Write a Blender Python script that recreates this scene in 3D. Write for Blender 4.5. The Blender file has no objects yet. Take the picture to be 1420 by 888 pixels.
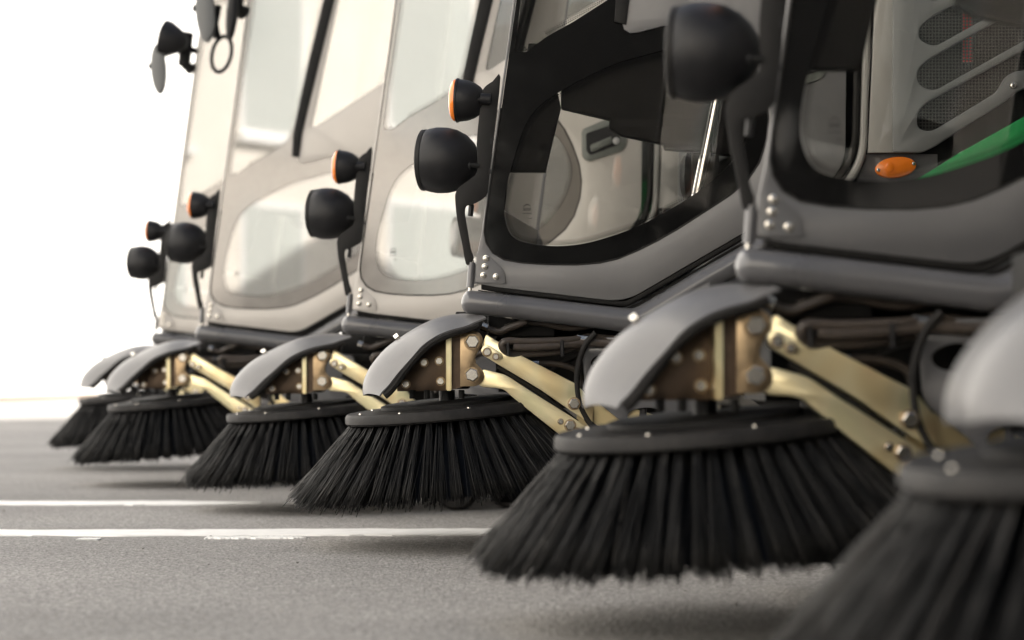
import bpy, bmesh, math, random
from mathutils import Vector, Matrix
random.seed(7)
sc = bpy.context.scene
R = math.radians
# ------------------------------------------------------------------ camera, sky, sun, exposure
F, D4, CX, HY, HC = 3000.0, 6.424, 710.0, 526.0, 0.505   # focal px, focus depth, centre, horizon row, eye height
cam_d = bpy.data.cameras.new("camera")
cam = bpy.data.objects.new("camera", cam_d)
sc.collection.objects.link(cam)
sc.camera = cam
cam.location = (0, 0, HC)
cam.rotation_euler = (R(90), 0, 0)
cam_d.sensor_width = 36
cam_d.lens = F / 1420 * 36
cam_d.shift_y = (HY - 444) / 1420
cam_d.clip_start = 0.05
cam_d.clip_end = 2000
cam_d.dof.use_dof = True
cam_d.dof.focus_distance = D4 - 0.08
cam_d.dof.aperture_fstop = 2.3

SUN_DIR = Vector((0.80, 0.60, 0)).normalized()     # horizontal direction towards the sun
SUN_EL = R(33)
w = bpy.data.worlds.new("World")
sc.world = w
w.use_nodes = True
nt = w.node_tree
bg = nt.nodes["Background"]
sky = nt.nodes.new("ShaderNodeTexSky")
sky.sky_type = 'NISHITA'
sky.sun_disc = False
sky.sun_elevation = SUN_EL
sky.sun_rotation = math.atan2(SUN_DIR.x, SUN_DIR.y)
sky.dust_density = 2.5
hs = nt.nodes.new("ShaderNodeHueSaturation")
hs.inputs["Saturation"].default_value = 0.72
nt.links.new(sky.outputs[0], hs.inputs["Color"])
nt.links.new(hs.outputs[0], bg.inputs["Color"])
bg.inputs["Strength"].default_value = 0.06
sd = bpy.data.lights.new("sun", 'SUN')
sd.energy = 5.0
sd.angle = R(0.5)
sd.color = (1.0, 0.95, 0.88)
sun = bpy.data.objects.new("sun", sd)
sc.collection.objects.link(sun)
sv = Vector((SUN_DIR.x * math.cos(SUN_EL), SUN_DIR.y * math.cos(SUN_EL), math.sin(SUN_EL)))
sun.rotation_euler = sv.to_track_quat('Z', 'Y').to_euler()
sc.view_settings.view_transform = 'Standard'
sc.view_settings.look = 'None'
sc.view_settings.gamma = 1
sc.view_settings.use_curve_mapping = False
sc.view_settings.exposure = 1.6
sc.render.engine = 'CYCLES'
try:
    sc.cycles.use_denoising = True
    sc.cycles.max_bounces = 10
    sc.cycles.transparent_max_bounces = 16
    sc.cycles.sample_clamp_indirect = 6
except Exception:
    pass

# ------------------------------------------------------------------ materials
def newmat(name):
    m = bpy.data.materials.new(name)
    m.use_nodes = True
    t = m.node_tree
    return m, t, t.nodes["Principled BSDF"]

def simple(name, col, rough=0.5, metal=0.0, var=0.12, scale=18.0, bump=0.0, bscale=300.0, coat=0.0, spec=0.5, dust=None, ior=1.5):
    m, t, b = newmat(name)
    tc = t.nodes.new("ShaderNodeTexCoord")
    n = t.nodes.new("ShaderNodeTexNoise")
    n.inputs["Scale"].default_value = scale
    n.inputs["Detail"].default_value = 6
    t.links.new(tc.outputs["Object"], n.inputs["Vector"])
    r = t.nodes.new("ShaderNodeMapRange")
    r.inputs["From Min"].default_value = 0.3
    r.inputs["From Max"].default_value = 0.7
    r.inputs["To Min"].default_value = 1 - var
    r.inputs["To Max"].default_value = 1 + var
    t.links.new(n.outputs["Fac"], r.inputs["Value"])
    mul = t.nodes.new("ShaderNodeVectorMath")
    mul.operation = 'SCALE'
    mul.inputs[0].default_value = col
    t.links.new(r.outputs[0], mul.inputs["Scale"])
    out = mul.outputs["Vector"]
    if dust:
        n2 = t.nodes.new("ShaderNodeTexNoise")
        n2.inputs["Scale"].default_value = dust[2]
        n2.inputs["Detail"].default_value = 8
        n2.inputs["Roughness"].default_value = 0.7
        t.links.new(tc.outputs["Object"], n2.inputs["Vector"])
        r2 = t.nodes.new("ShaderNodeMapRange")
        r2.inputs["From Min"].default_value = 0.42
        r2.inputs["From Max"].default_value = 0.72
        r2.inputs["To Max"].default_value = dust[1]
        t.links.new(n2.outputs["Fac"], r2.inputs["Value"])
        mx = t.nodes.new("ShaderNodeMix")
        mx.data_type = 'RGBA'
        t.links.new(r2.outputs[0], mx.inputs["Factor"])
        t.links.new(out, mx.inputs["A"])
        mx.inputs["B"].default_value = (*dust[0], 1)
        out = mx.outputs["Result"]
    t.links.new(out, b.inputs["Base Color"])
    rr = t.nodes.new("ShaderNodeMapRange")
    rr.inputs["To Min"].default_value = max(0.02, rough - 0.08)
    rr.inputs["To Max"].default_value = min(1, rough + 0.08)
    t.links.new(n.outputs["Fac"], rr.inputs["Value"])
    t.links.new(rr.outputs[0], b.inputs["Roughness"])
    b.inputs["Metallic"].default_value = metal
    b.inputs["IOR"].default_value = ior
    b.inputs["Specular IOR Level"].default_value = spec
    if coat:
        b.inputs["Coat Weight"].default_value = coat
        b.inputs["Coat Roughness"].default_value = 0.06
    if bump:
        nb = t.nodes.new("ShaderNodeTexNoise")
        nb.inputs["Scale"].default_value = bscale
        nb.inputs["Detail"].default_value = 3
        t.links.new(tc.outputs["Object"], nb.inputs["Vector"])
        bp = t.nodes.new("ShaderNodeBump")
        bp.inputs["Strength"].default_value = bump
        bp.inputs["Distance"].default_value = 0.002
        t.links.new(nb.outputs["Fac"], bp.inputs["Height"])
        t.links.new(bp.outputs[0], b.inputs["Normal"])
    return m

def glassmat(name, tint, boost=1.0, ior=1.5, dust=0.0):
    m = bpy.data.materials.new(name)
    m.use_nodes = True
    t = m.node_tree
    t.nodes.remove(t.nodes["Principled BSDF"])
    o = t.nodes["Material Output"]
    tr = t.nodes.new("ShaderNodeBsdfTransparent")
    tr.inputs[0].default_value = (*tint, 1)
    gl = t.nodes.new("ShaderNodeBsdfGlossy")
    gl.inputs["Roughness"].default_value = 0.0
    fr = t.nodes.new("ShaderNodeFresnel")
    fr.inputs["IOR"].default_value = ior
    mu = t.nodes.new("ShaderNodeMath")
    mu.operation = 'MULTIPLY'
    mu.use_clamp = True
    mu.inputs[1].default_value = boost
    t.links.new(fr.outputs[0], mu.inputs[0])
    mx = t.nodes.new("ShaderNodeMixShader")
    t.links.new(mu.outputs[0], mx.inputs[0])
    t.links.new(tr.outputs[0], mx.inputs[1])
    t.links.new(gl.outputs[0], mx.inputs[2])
    if dust:  # diffuse veil imitating bright reflections on the pane
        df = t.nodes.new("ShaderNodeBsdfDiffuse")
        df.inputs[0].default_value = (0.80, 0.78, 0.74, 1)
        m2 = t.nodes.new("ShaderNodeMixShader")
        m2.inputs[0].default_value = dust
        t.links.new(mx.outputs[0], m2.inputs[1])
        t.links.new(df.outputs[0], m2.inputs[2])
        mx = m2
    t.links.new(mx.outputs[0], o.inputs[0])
    return m

def zincmat(name):
    m, t, b = newmat(name)
    tc = t.nodes.new("ShaderNodeTexCoord")
    n = t.nodes.new("ShaderNodeTexNoise")
    n.inputs["Scale"].default_value = 6
    n.inputs["Detail"].default_value = 1.5
    n.inputs["Distortion"].default_value = 0.6
    t.links.new(tc.outputs["Object"], n.inputs["Vector"])
    cr = t.nodes.new("ShaderNodeValToRGB")
    e = cr.color_ramp.elements
    e[0].position = 0.22; e[0].color = (0.66, 0.47, 0.27, 1)
    e[1].position = 0.8; e[1].color = (0.55, 0.58, 0.34, 1)
    k = e.new(0.42); k.color = (0.76, 0.63, 0.36, 1)
    k = e.new(0.6); k.color = (0.83, 0.74, 0.48, 1)
    t.links.new(n.outputs["Fac"], cr.inputs[0])
    t.links.new(cr.outputs[0], b.inputs["Base Color"])
    b.inputs["Metallic"].default_value = 0.95
    n2 = t.nodes.new("ShaderNodeTexNoise")
    n2.inputs["Scale"].default_value = 14
    n2.inputs["Detail"].default_value = 2
    t.links.new(tc.outputs["Object"], n2.inputs["Vector"])
    rr = t.nodes.new("ShaderNodeMapRange")
    rr.inputs["To Min"].default_value = 0.25
    rr.inputs["To Max"].default_value = 0.40
    t.links.new(n2.outputs["Fac"], rr.inputs["Value"])
    t.links.new(rr.outputs[0], b.inputs["Roughness"])
    return m

def asphaltmat(name):
    m, t, b = newmat(name)
    tc = t.nodes.new("ShaderNodeTexCoord")
    def noise(scale, detail, rough=0.6):
        n = t.nodes.new("ShaderNodeTexNoise")
        n.inputs["Scale"].default_value = scale
        n.inputs["Detail"].default_value = detail
        n.inputs["Roughness"].default_value = rough
        t.links.new(tc.outputs["Object"], n.inputs["Vector"])
        return n
    big = noise(0.5, 5)
    fine = noise(70, 4, 0.7)
    vo = t.nodes.new("ShaderNodeTexVoronoi")
    vo.inputs["Scale"].default_value = 110
    t.links.new(tc.outputs["Object"], vo.inputs["Vector"])
    cr = t.nodes.new("ShaderNodeValToRGB")
    e = cr.color_ramp.elements
    e[0].position = 0.25; e[0].color = (0.13, 0.128, 0.126, 1)
    e[1].position = 0.75; e[1].color = (0.47, 0.46, 0.445, 1)
    t.links.new(fine.outputs["Fac"], cr.inputs[0])
    cr2 = t.nodes.new("ShaderNodeValToRGB")
    e = cr2.color_ramp.elements
    e[0].position = 0.36; e[0].color = (0.80, 0.785, 0.765, 1)
    e[1].position = 0.64; e[1].color = (1.12, 1.095, 1.07, 1)
    t.links.new(big.outputs["Fac"], cr2.inputs[0])
    mu = t.nodes.new("ShaderNodeVectorMath")
    mu.operation = 'MULTIPLY'
    t.links.new(cr.outputs[0], mu.inputs[0])
    t.links.new(cr2.outputs[0], mu.inputs[1])
    sep = t.nodes.new("ShaderNodeSeparateColor")
    t.links.new(vo.outputs["Color"], sep.inputs[0])
    mr = t.nodes.new("ShaderNodeMapRange")
    mr.inputs["To Min"].default_value = 0.68
    mr.inputs["To Max"].default_value = 1.3
    t.links.new(sep.outputs[0], mr.inputs["Value"])
    sca = t.nodes.new("ShaderNodeVectorMath")
    sca.operation = 'SCALE'
    t.links.new(mu.outputs[0], sca.inputs[0])
    t.links.new(mr.outputs[0], sca.inputs["Scale"])
    t.links.new(sca.outputs[0], b.inputs["Base Color"])
    b.inputs["Roughness"].default_value = 0.85
    b.inputs["Specular IOR Level"].default_value = 0.25
    bp = t.nodes.new("ShaderNodeBump")
    bp.inputs["Strength"].default_value = 0.8
    bp.inputs["Distance"].default_value = 0.004
    t.links.new(vo.outputs["Distance"], bp.inputs["Height"])
    t.links.new(bp.outputs[0], b.inputs["Normal"])
    return m

def bristlemat():
    m, t, b = newmat('bristle plastic')
    at = t.nodes.new("ShaderNodeAttribute")
    at.attribute_name = 'tone'
    cr = t.nodes.new("ShaderNodeValToRGB")
    e = cr.color_ramp.elements
    e[0].position = 0.0; e[0].color = (0.002, 0.002, 0.002, 1)
    e[1].position = 1.0; e[1].color = (0.085, 0.08, 0.075, 1)
    k = e.new(0.82); k.color = (0.003, 0.003, 0.003, 1)
    k = e.new(0.90); k.color = (0.02, 0.019, 0.018, 1)
    t.links.new(at.outputs["Fac"], cr.inputs[0])
    t.links.new(cr.outputs[0], b.inputs["Base Color"])
    b.inputs["Roughness"].default_value = 0.36
    b.inputs["Specular IOR Level"].default_value = 0.24
    return m

M = {}
M['paint'] = simple('grey paint', (0.138, 0.137, 0.138), 0.38, var=0.05, scale=5, bump=0.05, bscale=500, coat=0.12, dust=((0.22, 0.21, 0.195), 0.22, 3))
M['paint_dark'] = simple('dark grey paint', (0.092, 0.092, 0.097), 0.3, var=0.08, scale=6, bump=0.06, bscale=400, coat=0.45, dust=((0.2, 0.19, 0.175), 0.10, 5))
M['guard'] = simple('guard paint', (0.092, 0.091, 0.094), 0.42, var=0.06, scale=8, bump=0.05, bscale=350, coat=0.06, dust=((0.19, 0.18, 0.165), 0.25, 5))
M['hood'] = simple('hood plastic', (0.15, 0.154, 0.152), 0.45, var=0.05, scale=6, bump=0.08, bscale=500)
M['hood_light'] = simple('light trim', (0.33, 0.32, 0.30), 0.45, var=0.05, scale=6)
M['paint_sheen'] = simple('sheen-lightened paint', (0.54, 0.51, 0.47), 0.34, var=0.04, scale=5, bump=0.04, bscale=500, coat=0.3)  # grey cab paint lightened to hold reflected light
M['frit_sheen'] = simple('sheen-lightened enamel', (0.22, 0.20, 0.18), 0.06, var=0.06, spec=1.0, ior=1.7)  # black glass border lightened to hold the same reflected light
M['zinc_shade'] = simple('shade-darkened zinc', (0.11, 0.075, 0.05), 0.38, metal=0.6, var=0.3, scale=20)  # zinc darkened to hold the shade under the guard
M['zinc_bronze'] = simple('bronze chromate', (0.38, 0.28, 0.17), 0.3, metal=0.9, var=0.35, scale=14)
M['handle'] = simple('grey moulding', (0.15, 0.16, 0.145), 0.45, var=0.06)
M['grit'] = simple('grit', (0.22, 0.21, 0.195), 0.85, var=0.8, scale=9)
M['frit'] = simple('black enamel', (0.006, 0.006, 0.006), 0.03, var=0.1, spec=0.5)
M['black'] = simple('black plastic', (0.008, 0.008, 0.0092), 0.44, spec=0.34, var=0.2, bump=0.25, bscale=700, dust=((0.06, 0.055, 0.05), 0.10, 9))
M['black_flat'] = simple('black steel', (0.010, 0.010, 0.010), 0.6, spec=0.22, var=0.25, dust=((0.06, 0.055, 0.05), 0.14, 11))
M['bracket'] = simple('bracket coating', (0.013, 0.0125, 0.012), 0.55, var=0.1, spec=0.22, bump=0.1, bscale=600)
M['rubber'] = simple('rubber', (0.012, 0.0115, 0.011), 0.65, spec=0.2, var=0.25, dust=((0.09, 0.08, 0.07), 0.14, 14), bump=0.2, bscale=250)
M['hose'] = simple('hose rubber', (0.045, 0.037, 0.031), 0.35, var=0.2, dust=((0.16, 0.12, 0.09), 0.3, 20))
M['rim'] = simple('brush rim plastic', (0.014, 0.0135, 0.0135), 0.6, spec=0.2, var=0.2, scale=30, dust=((0.12, 0.11, 0.10), 0.16, 16), bump=0.4, bscale=180)
M['bristle'] = bristlemat()
M['zinc'] = zincmat('yellow zinc')
M['steel'] = simple('bright steel', (0.66, 0.64, 0.60), 0.22, metal=1.0, var=0.15, scale=60, dust=((0.45, 0.36, 0.2), 0.5, 40))
M['chrome'] = simple('polished rod', (0.75, 0.72, 0.68), 0.16, metal=1.0, var=0.05)
M['amber'] = simple('amber lens', (0.80, 0.20, 0.015), 0.2, var=0.08, coat=0.6)
M['lens'] = simple('lamp lens', (0.45, 0.45, 0.44), 0.1, var=0.1, coat=0.8)
M['green'] = simple('green paint', (0.02, 0.30, 0.08), 0.25, var=0.05, coat=0.7)
M['mesh'] = simple('grille mesh', (0.05, 0.048, 0.045), 0.5, var=0.2)
M['red'] = simple('red tank', (0.35, 0.02, 0.02), 0.4)
M['interior'] = simple('cab trim', (0.010, 0.0095, 0.009), 0.7, spec=0.2, var=0.15, bump=0.15, bscale=400)
M['duct'] = simple('pale duct', (0.62, 0.60, 0.57), 0.45, var=0.06)
M['mirror'] = simple('mirror', (0.85, 0.85, 0.85), 0.03, metal=1.0, var=0.0)
M['glass'] = glassmat('door glass', (0.985, 0.985, 0.975), 1.0)
M['glass_sheen'] = glassmat('sheen-veiled glass', (0.93, 0.945, 0.93), 7.5, dust=0.27)  # raised reflection and veil put in for glare on the far windows
M['asphalt'] = asphaltmat('asphalt')
M['stripe'] = simple('pale stripe', (0.86, 0.85, 0.82), 0.7, var=0.05, scale=12, dust=((0.55, 0.53, 0.50), 0.3, 14), bump=0.3, bscale=120)  # pale, lightly mottled colour of the ground strips
M['wall'] = simple('white cladding', (0.82, 0.81, 0.79), 0.6, var=0.03, scale=0.6)
M['plinth'] = simple('tan plinth', (0.13, 0.085, 0.05), 0.8, var=0.15, scale=2)
M['render'] = simple('cream render', (0.78, 0.72, 0.64), 0.8, var=0.05, scale=1.5, bump=0.3, bscale=30)
M['frame'] = simple('white frame', (0.85, 0.84, 0.82), 0.5, var=0.03)
M['dim'] = simple('blocker grey', (0.20, 0.195, 0.19), 0.7, var=0.08, scale=1.0)
M['dark_wall'] = simple('blocker dark', (0.05, 0.048, 0.045), 0.8, var=0.1, scale=1.0)
M['pane'] = simple('window glass', (0.50, 0.53, 0.50), 0.05, var=0.1, spec=0.8)

# ------------------------------------------------------------------ helpers
COL = sc.collection
OX, OY = (641 - CX) * D4 / F, D4

def P(px, py, d=0.0):
    k = (D4 + d) / F
    return Vector(((px - CX) * k - OX, d, HC + (HY - py) * k))

def S(px, d=0.0):
    return px * (D4 + d) / F

def link(name, me, mat, parent=None, smooth=True, ang=35):
    if mat is not None and not me.materials:
        me.materials.append(M[mat])
    if smooth:
        me.polygons.foreach_set('use_smooth', [True] * len(me.polygons))
        try:
            me.set_sharp_from_angle(angle=R(ang))
        except Exception:
            pass
    o = bpy.data.objects.new(name, me)
    COL.objects.link(o)
    if parent is not None:
        o.parent = parent
    return o

def empty(name, parent=None):
    o = bpy.data.objects.new(name, None)
    COL.objects.link(o)
    o.empty_display_size = 0.05
    if parent is not None:
        o.parent = parent
    return o

def from_bm(name, bm, recalc=True):
    if recalc:
        bmesh.ops.recalc_face_normals(bm, faces=bm.faces[:])
    me = bpy.data.meshes.new(name)
    bm.to_mesh(me)
    bm.free()
    return me

def smooth(pts, n=5, closed=True):
    out = []
    N = len(pts)
    rng = range(N) if closed else range(N - 1)
    for i in rng:
        if closed:
            p0, p1, p2, p3 = pts[i - 1], pts[i], pts[(i + 1) % N], pts[(i + 2) % N]
        else:
            p0, p1, p2, p3 = pts[max(i - 1, 0)], pts[i], pts[i + 1], pts[min(i + 2, N - 1)]
        for j in range(n):
            t = j / n
            out.append(tuple(0.5 * (2 * b + (c - a) * t + (2 * a - 5 * b + 4 * c - e) * t * t + (3 * b - a - 3 * c + e) * t ** 3)
                             for a, b, c, e in zip(p0, p1, p2, p3)))
    if not closed:
        out.append(tuple(pts[-1]))
    return out

def rounded(pts, rad, n=5):
    """round every corner of a closed polygon; rad is one value or a list"""
    out = []
    N = len(pts)
    for i in range(N):
        r = rad[i] if isinstance(rad, (list, tuple)) else rad
        p = Vector(pts[i]); a = Vector(pts[i - 1]); b = Vector(pts[(i + 1) % N])
        if r <= 0:
            out.append(tuple(p)); continue
        ta = (a - p); tb = (b - p)
        l = min(r, ta.length * 0.49, tb.length * 0.49)
        pa = p + ta.normalized() * l; pb = p + tb.normalized() * l
        for j in range(n + 1):
            t = j / n
            q = pa * (1 - t) ** 2 + p * 2 * t * (1 - t) + pb * t * t
            out.append(tuple(q))
    return out

def ellipse(cx, cy, rx, ry, rot=0.0, n=24):
    c, s = math.cos(rot), math.sin(rot)
    return [(cx + rx * math.cos(a) * c - ry * math.sin(a) * s, cy + rx * math.cos(a) * s + ry * math.sin(a) * c)
            for a in [2 * math.pi * i / n for i in range(n)]]

def plate_mesh(name, outer, holes=(), d=0.0, t=0.006, bevel=0.0, offset=0.0):
    """flat plate from photo-plane outline(s) at depth d .. d+t"""
    cu = bpy.data.curves.new(name, 'CURVE')
    cu.dimensions = '2D'
    cu.fill_mode = 'BOTH'
    cu.extrude = max(t / 2 - bevel, 0.0001)
    cu.bevel_depth = bevel
    cu.bevel_resolution = 1
    cu.offset = -bevel + offset
    for loop in [outer] + list(holes):
        sp = cu.splines.new('POLY')
        sp.points.add(len(loop) - 1)
        for q, (x, y) in zip(sp.points, loop):
            v = P(x, y, d)
            q.co = (v.x, v.z, 0, 1)
        sp.use_cyclic_u = True
    ob = bpy.data.objects.new(name, cu)
    me = bpy.data.meshes.new_from_object(ob)
    bpy.data.objects.remove(ob)
    bpy.data.curves.remove(cu)
    for v in me.vertices:
        x, y, z = v.co
        v.co = (x, d + t / 2 - z, y)
    bm = bmesh.new()
    bm.from_mesh(me)
    bmesh.ops.remove_doubles(bm, verts=bm.verts[:], dist=1e-6)
    bmesh.ops.recalc_face_normals(bm, faces=bm.faces[:])
    bm.to_mesh(me)
    bm.free()
    me.name = name
    return me

def plate(name, outer, mat, parent, holes=(), d=0.0, t=0.006, bevel=0.0, offset=0.0):
    return link(name, plate_mesh(name, outer, holes, d, t, bevel, offset), mat, parent)

def tube_bm(bm, pts, rad, seg=10, cap='flat'):
    pts = [Vector(p) for p in pts]
    N = len(pts)
    tang = []
    for i in range(N):
        a = pts[max(i - 1, 0)]; b = pts[min(i + 1, N - 1)]
        tang.append((b - a).normalized())
    up = Vector((0, 0, 1)) if abs(tang[0].z) < 0.9 else Vector((0, 1, 0))
    nrm = tang[0].cross(up).normalized()
    rings = []
    def ring(c, nn, bb, r):
        return [bm.verts.new(c + (nn * math.cos(2 * math.pi * k / seg) + bb * math.sin(2 * math.pi * k / seg)) * r) for k in range(seg)]
    frames = []
    for i in range(N):
        nrm = (nrm - tang[i] * nrm.dot(tang[i])).normalized()
        frames.append((nrm.copy(), tang[i].cross(nrm)))
    rs = rad if isinstance(rad, (list, tuple)) else [rad] * N
    if cap == 'round':
        for a in (80, 55, 30):
            nn, bb = frames[0]
            rings.append(ring(pts[0] - tang[0] * rs[0] * 0.7 * math.sin(R(a)), nn, bb, rs[0] * math.cos(R(a))))
    for i in range(N):
        rings.append(ring(pts[i], *frames[i], rs[i]))
    if cap == 'round':
        for a in (30, 55, 80):
            nn, bb = frames[-1]
            rings.append(ring(pts[-1] + tang[-1] * rs[-1] * 0.7 * math.sin(R(a)), nn, bb, rs[-1] * math.cos(R(a))))
    for a, b in zip(rings, rings[1:]):
        for k in range(seg):
            bm.faces.new((a[k], a[(k + 1) % seg], b[(k + 1) % seg], b[k]))
    bm.faces.new(rings[0][::-1])
    bm.faces.new(rings[-1])

def tube(name, pts, rad, mat, parent, seg=10, cap='flat'):
    bm = bmesh.new()
    tube_bm(bm, pts, rad, seg, cap)
    return link(name, from_bm(name, bm), mat, parent)

def lathe_bm(bm, prof, origin, axis, seg=32):
    """prof: list of (t along axis, radius)"""
    axis = Vector(axis).normalized()
    up = Vector((0, 0, 1)) if abs(axis.z) < 0.9 else Vector((1, 0, 0))
    n = axis.cross(up).normalized(); b = axis.cross(n)
    o = Vector(origin)
    rings = []
    for t, r in prof:
        c = o + axis * t
        if r < 1e-6:
            rings.append([bm.verts.new(c)])
        else:
            rings.append([bm.verts.new(c + (n * math.cos(2 * math.pi * k / seg) + b * math.sin(2 * math.pi * k / seg)) * r) for k in range(seg)])
    for a, c in zip(rings, rings[1:]):
        for k in range(seg):
            k2 = (k + 1) % seg
            if len(a) == 1 and len(c) == 1:
                continue
            if len(a) == 1:
                bm.faces.new((a[0], c[k2], c[k]))
            elif len(c) == 1:
                bm.faces.new((a[k], a[k2], c[0]))
            else:
                bm.faces.new((a[k], a[k2], c[k2], c[k]))
    return rings

def lathe(name, prof, origin, axis, mat, parent, seg=32, ang=40):
    bm = bmesh.new()
    lathe_bm(bm, prof, origin, axis, seg)
    return link(name, from_bm(name, bm), mat, parent, ang=ang)

def box_bm(bm, x0, x1, y0, y1, z0, z1):
    v = [bm.verts.new((x, y, z)) for x in (x0, x1) for y in (y0, y1) for z in (z0, z1)]
    for f in ((0, 1, 3, 2), (4, 6, 7, 5), (0, 4, 5, 1), (2, 3, 7, 6), (0, 2, 6, 4), (1, 5, 7, 3)):
        bm.faces.new([v[i] for i in f])

def box(name, x0, x1, y0, y1, z0, z1, mat, parent=None, bevel=0.0):
    bm = bmesh.new()
    box_bm(bm, x0, x1, y0, y1, z0, z1)
    if bevel:
        bmesh.ops.bevel(bm, geom=bm.edges[:], offset=bevel, segments=2, affect='EDGES', profile=0.5)
    return link(name, from_bm(name, bm), mat, parent)

def pxbox(name, px0, px1, py0, py1, d0, d1, mat, parent, bevel=0.0):
    a = P(px0, py1, 0); b = P(px1, py0, 0)
    return box(name, a.x, b.x, d0, d1, a.z, b.z, mat, parent, bevel)

# bolts: built once each, facing the side of the machine (-Y), unit washer radius
def make_bolt_mesh(kind):
    bm = bmesh.new()
    if kind == 'hex':
        lathe_bm(bm, [(0, 0), (0, 1.0), (0.16, 1.0), (0.2, 0.95), (0.2, 0)], (0, 0, 0), (0, -1, 0), 24)
        lathe_bm(bm, [(0.2, 0.0), (0.2, 0.82), (0.78, 0.82), (0.88, 0.70), (0.88, 0.0)], (0, 0, 0), (0, -1, 0), 6)
    elif kind == 'dome':
        lathe_bm(bm, [(0, 1.0), (0.12, 1.0), (0.15, 0.8), (0.5, 0.74), (0.68, 0.5), (0.74, 0)], (0, 0, 0), (0, -1, 0), 16)
    me = from_bm(kind + '_bolt', bm)
    me.materials.append(M['steel'])
    me.materials.append(M['zinc_bronze'])
    if kind == 'hex':
        for p in me.polygons:
            if p.center.y > -0.201:
                p.material_index = 1
    me.polygons.foreach_set('use_smooth', [True] * len(me.polygons))
    me.set_sharp_from_angle(angle=R(30))
    return me
HEX, DOME = make_bolt_mesh('hex'), make_bolt_mesh('dome')

def bolt(px, py, d, rpx, parent, me=None, rot=0.0, name='bolt', axis=None):
    o = bpy.data.objects.new(name, me or HEX)
    COL.objects.link(o)
    o.parent = parent
    o.location = P(px, py, d)
    s = S(rpx, d)
    o.scale = (s, s, s)
    o.rotation_euler = (0, rot, 0) if axis is None else axis
    return o

# ------------------------------------------------------------------ the sweeper, drawn once in the plane of the sharp one
sw = empty('street_sweeper')
ASSEMBLY = ('side_brush', 'brush_guard', 'brush_bracket', 'upper_arm', 'lower_arm')

def edge_x(y):
    return 712 - 0.1365 * y

# --- door
GLASS = [(edge_x(-480) + 4, -480), (edge_x(-200) + 4, -200), (edge_x(0) + 3.5, 0), (edge_x(150) + 3.2, 150), (edge_x(300) + 2.6, 300), (671.5, 322), (674, 337), (683, 351), (699, 360.5), (725, 365),
         (760, 367.2), (800, 367.6), (832, 365), (858, 359), (884, 348), (912, 334), (940, 318), (985, 289), (1014, 270), (1037, 250), (1053, 226),
         (1063, 195), (1066, 165), (1062, 134), (1050, 100), (1036, 72), (1018, 48), (1004, 33), (988, 25), (965, 26), (939, 31.5), (905, 40), (886, 45), (874, 46), (866, 41),
         (862, 28), (862, 5), (866, -20), (900, -165), (940, -330), (972, -480)]
REAR_WIN = rounded([(894, -28), (1052, -131), (1132, -180), (1140, -230), (1140, -470), (992, -470), (958, -330)], 14)
LOW = smooth([(700, 292), (703, 312), (710, 326), (722, 334), (745, 339), (780, 340.5), (815, 336), (850, 326), (885, 313), (925, 292), (965, 267), (1000, 240),
              (1030, 205), (1046, 165), (1047, 135), (1036, 105), (1015, 80), (985, 68), (950, 66), (924, 70), (885, 80), (847, 92), (794, 118), (752, 145), (729, 175), (712, 226), (703, 262)], 4)
UP = rounded([(729, 72), (714, 71), (723, 0), (edge_x(-200) + 12, -200), (edge_x(-460) + 14, -460), (950, -460), (925, -330), (885, -165), (856, -30), (841, 0), (794, 30), (758, 50)],
             [3, 5, 0, 0, 12, 12, 0, 0, 20, 0, 0, 0])
OUT = [(edge_x(-500), -500), (edge_x(0), 0), (edge_x(200), 200), (671, 300), (667.5, 326), (661, 355), (660, 393)] + \
      rounded([(690, 398.5), (866, 419), (1040, 318), (1172, 240), (1180, -500)], [0, 26, 0, 40, 0], 6)
door = plate('door', OUT, 'paint', sw, holes=[GLASS, REAR_WIN], d=0.0, t=0.030, bevel=0.002)
plate('frit_border', GLASS, 'frit', door, holes=[LOW, UP], d=0.0035, t=0.006, offset=-0.0018)
for loop in (LOW, UP):
    plate('glass_pane', loop, 'glass', door, d=0.005, t=0.004, offset=-0.0003)
plate('glass_pane', REAR_WIN, 'glass', door, d=0.006, t=0.004, offset=-0.0003)
BAR = [(852, 30), (868, 34), (875, -20), (910, -165), (950, -330), (984, -480), (958, -480), (926, -330), (886, -165), (855, -20)]
plate('window_bar', BAR, 'black_flat', door, d=-0.008, t=0.012, bevel=0.003)
# dotted edge of the enamel
def frit_dots():
    bm = bmesh.new()
    def dots(loop, inward, i0, i1):
        n = len(loop)
        pts = [Vector(loop[i % n]) for i in range(i0, i1 + 1)]
        seg, acc = [], 0.0
        for k, (step, rad) in enumerate(((1.6, 0.95), (3.4, 0.85), (5.2, 0.7), (7.0, 0.5))):
            dist = 3.0 * 0.5 * (k % 2)
            for a, b in zip(pts, pts[1:]):
                L = (b - a).length
                if L < 1e-6:
                    continue
                u = (b - a) / L
                nrm = Vector((-u.y, u.x)) * inward
                while dist < L:
                    c = a + u * dist + nrm * step
                    vs = []
                    for q in range(6):
                        an = math.pi / 3 * q
                        vs.append(bm.verts.new(P(c.x + rad * math.cos(an), c.y + rad * math.sin(an), 0.0042)))
                    bm.faces.new(vs)
                    dist += 3.0
                dist -= L
    # which way is inside: LOW runs counter-clockwise on screen going down the left first
    dots(LOW, -1, 0, 60)
    dots(LOW, -1, 72, len(LOW))
    dots(UP, 1, 0, len(UP) - 1)
    return from_bm('frit_dots', bm, recalc=False)
fd = link('frit_dots', frit_dots(), 'frit', door, smooth=False)
fd['kind'] = 'stuff'
# dark rubber seal round the lower glass edge
link('glass_seal', (lambda b: (tube_bm(b, [P(x, y, 0.002) for x, y in GLASS[3:28]], S(1.5), 6), from_bm('glass_seal', b))[1])(bmesh.new()), 'rubber', door)
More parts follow.
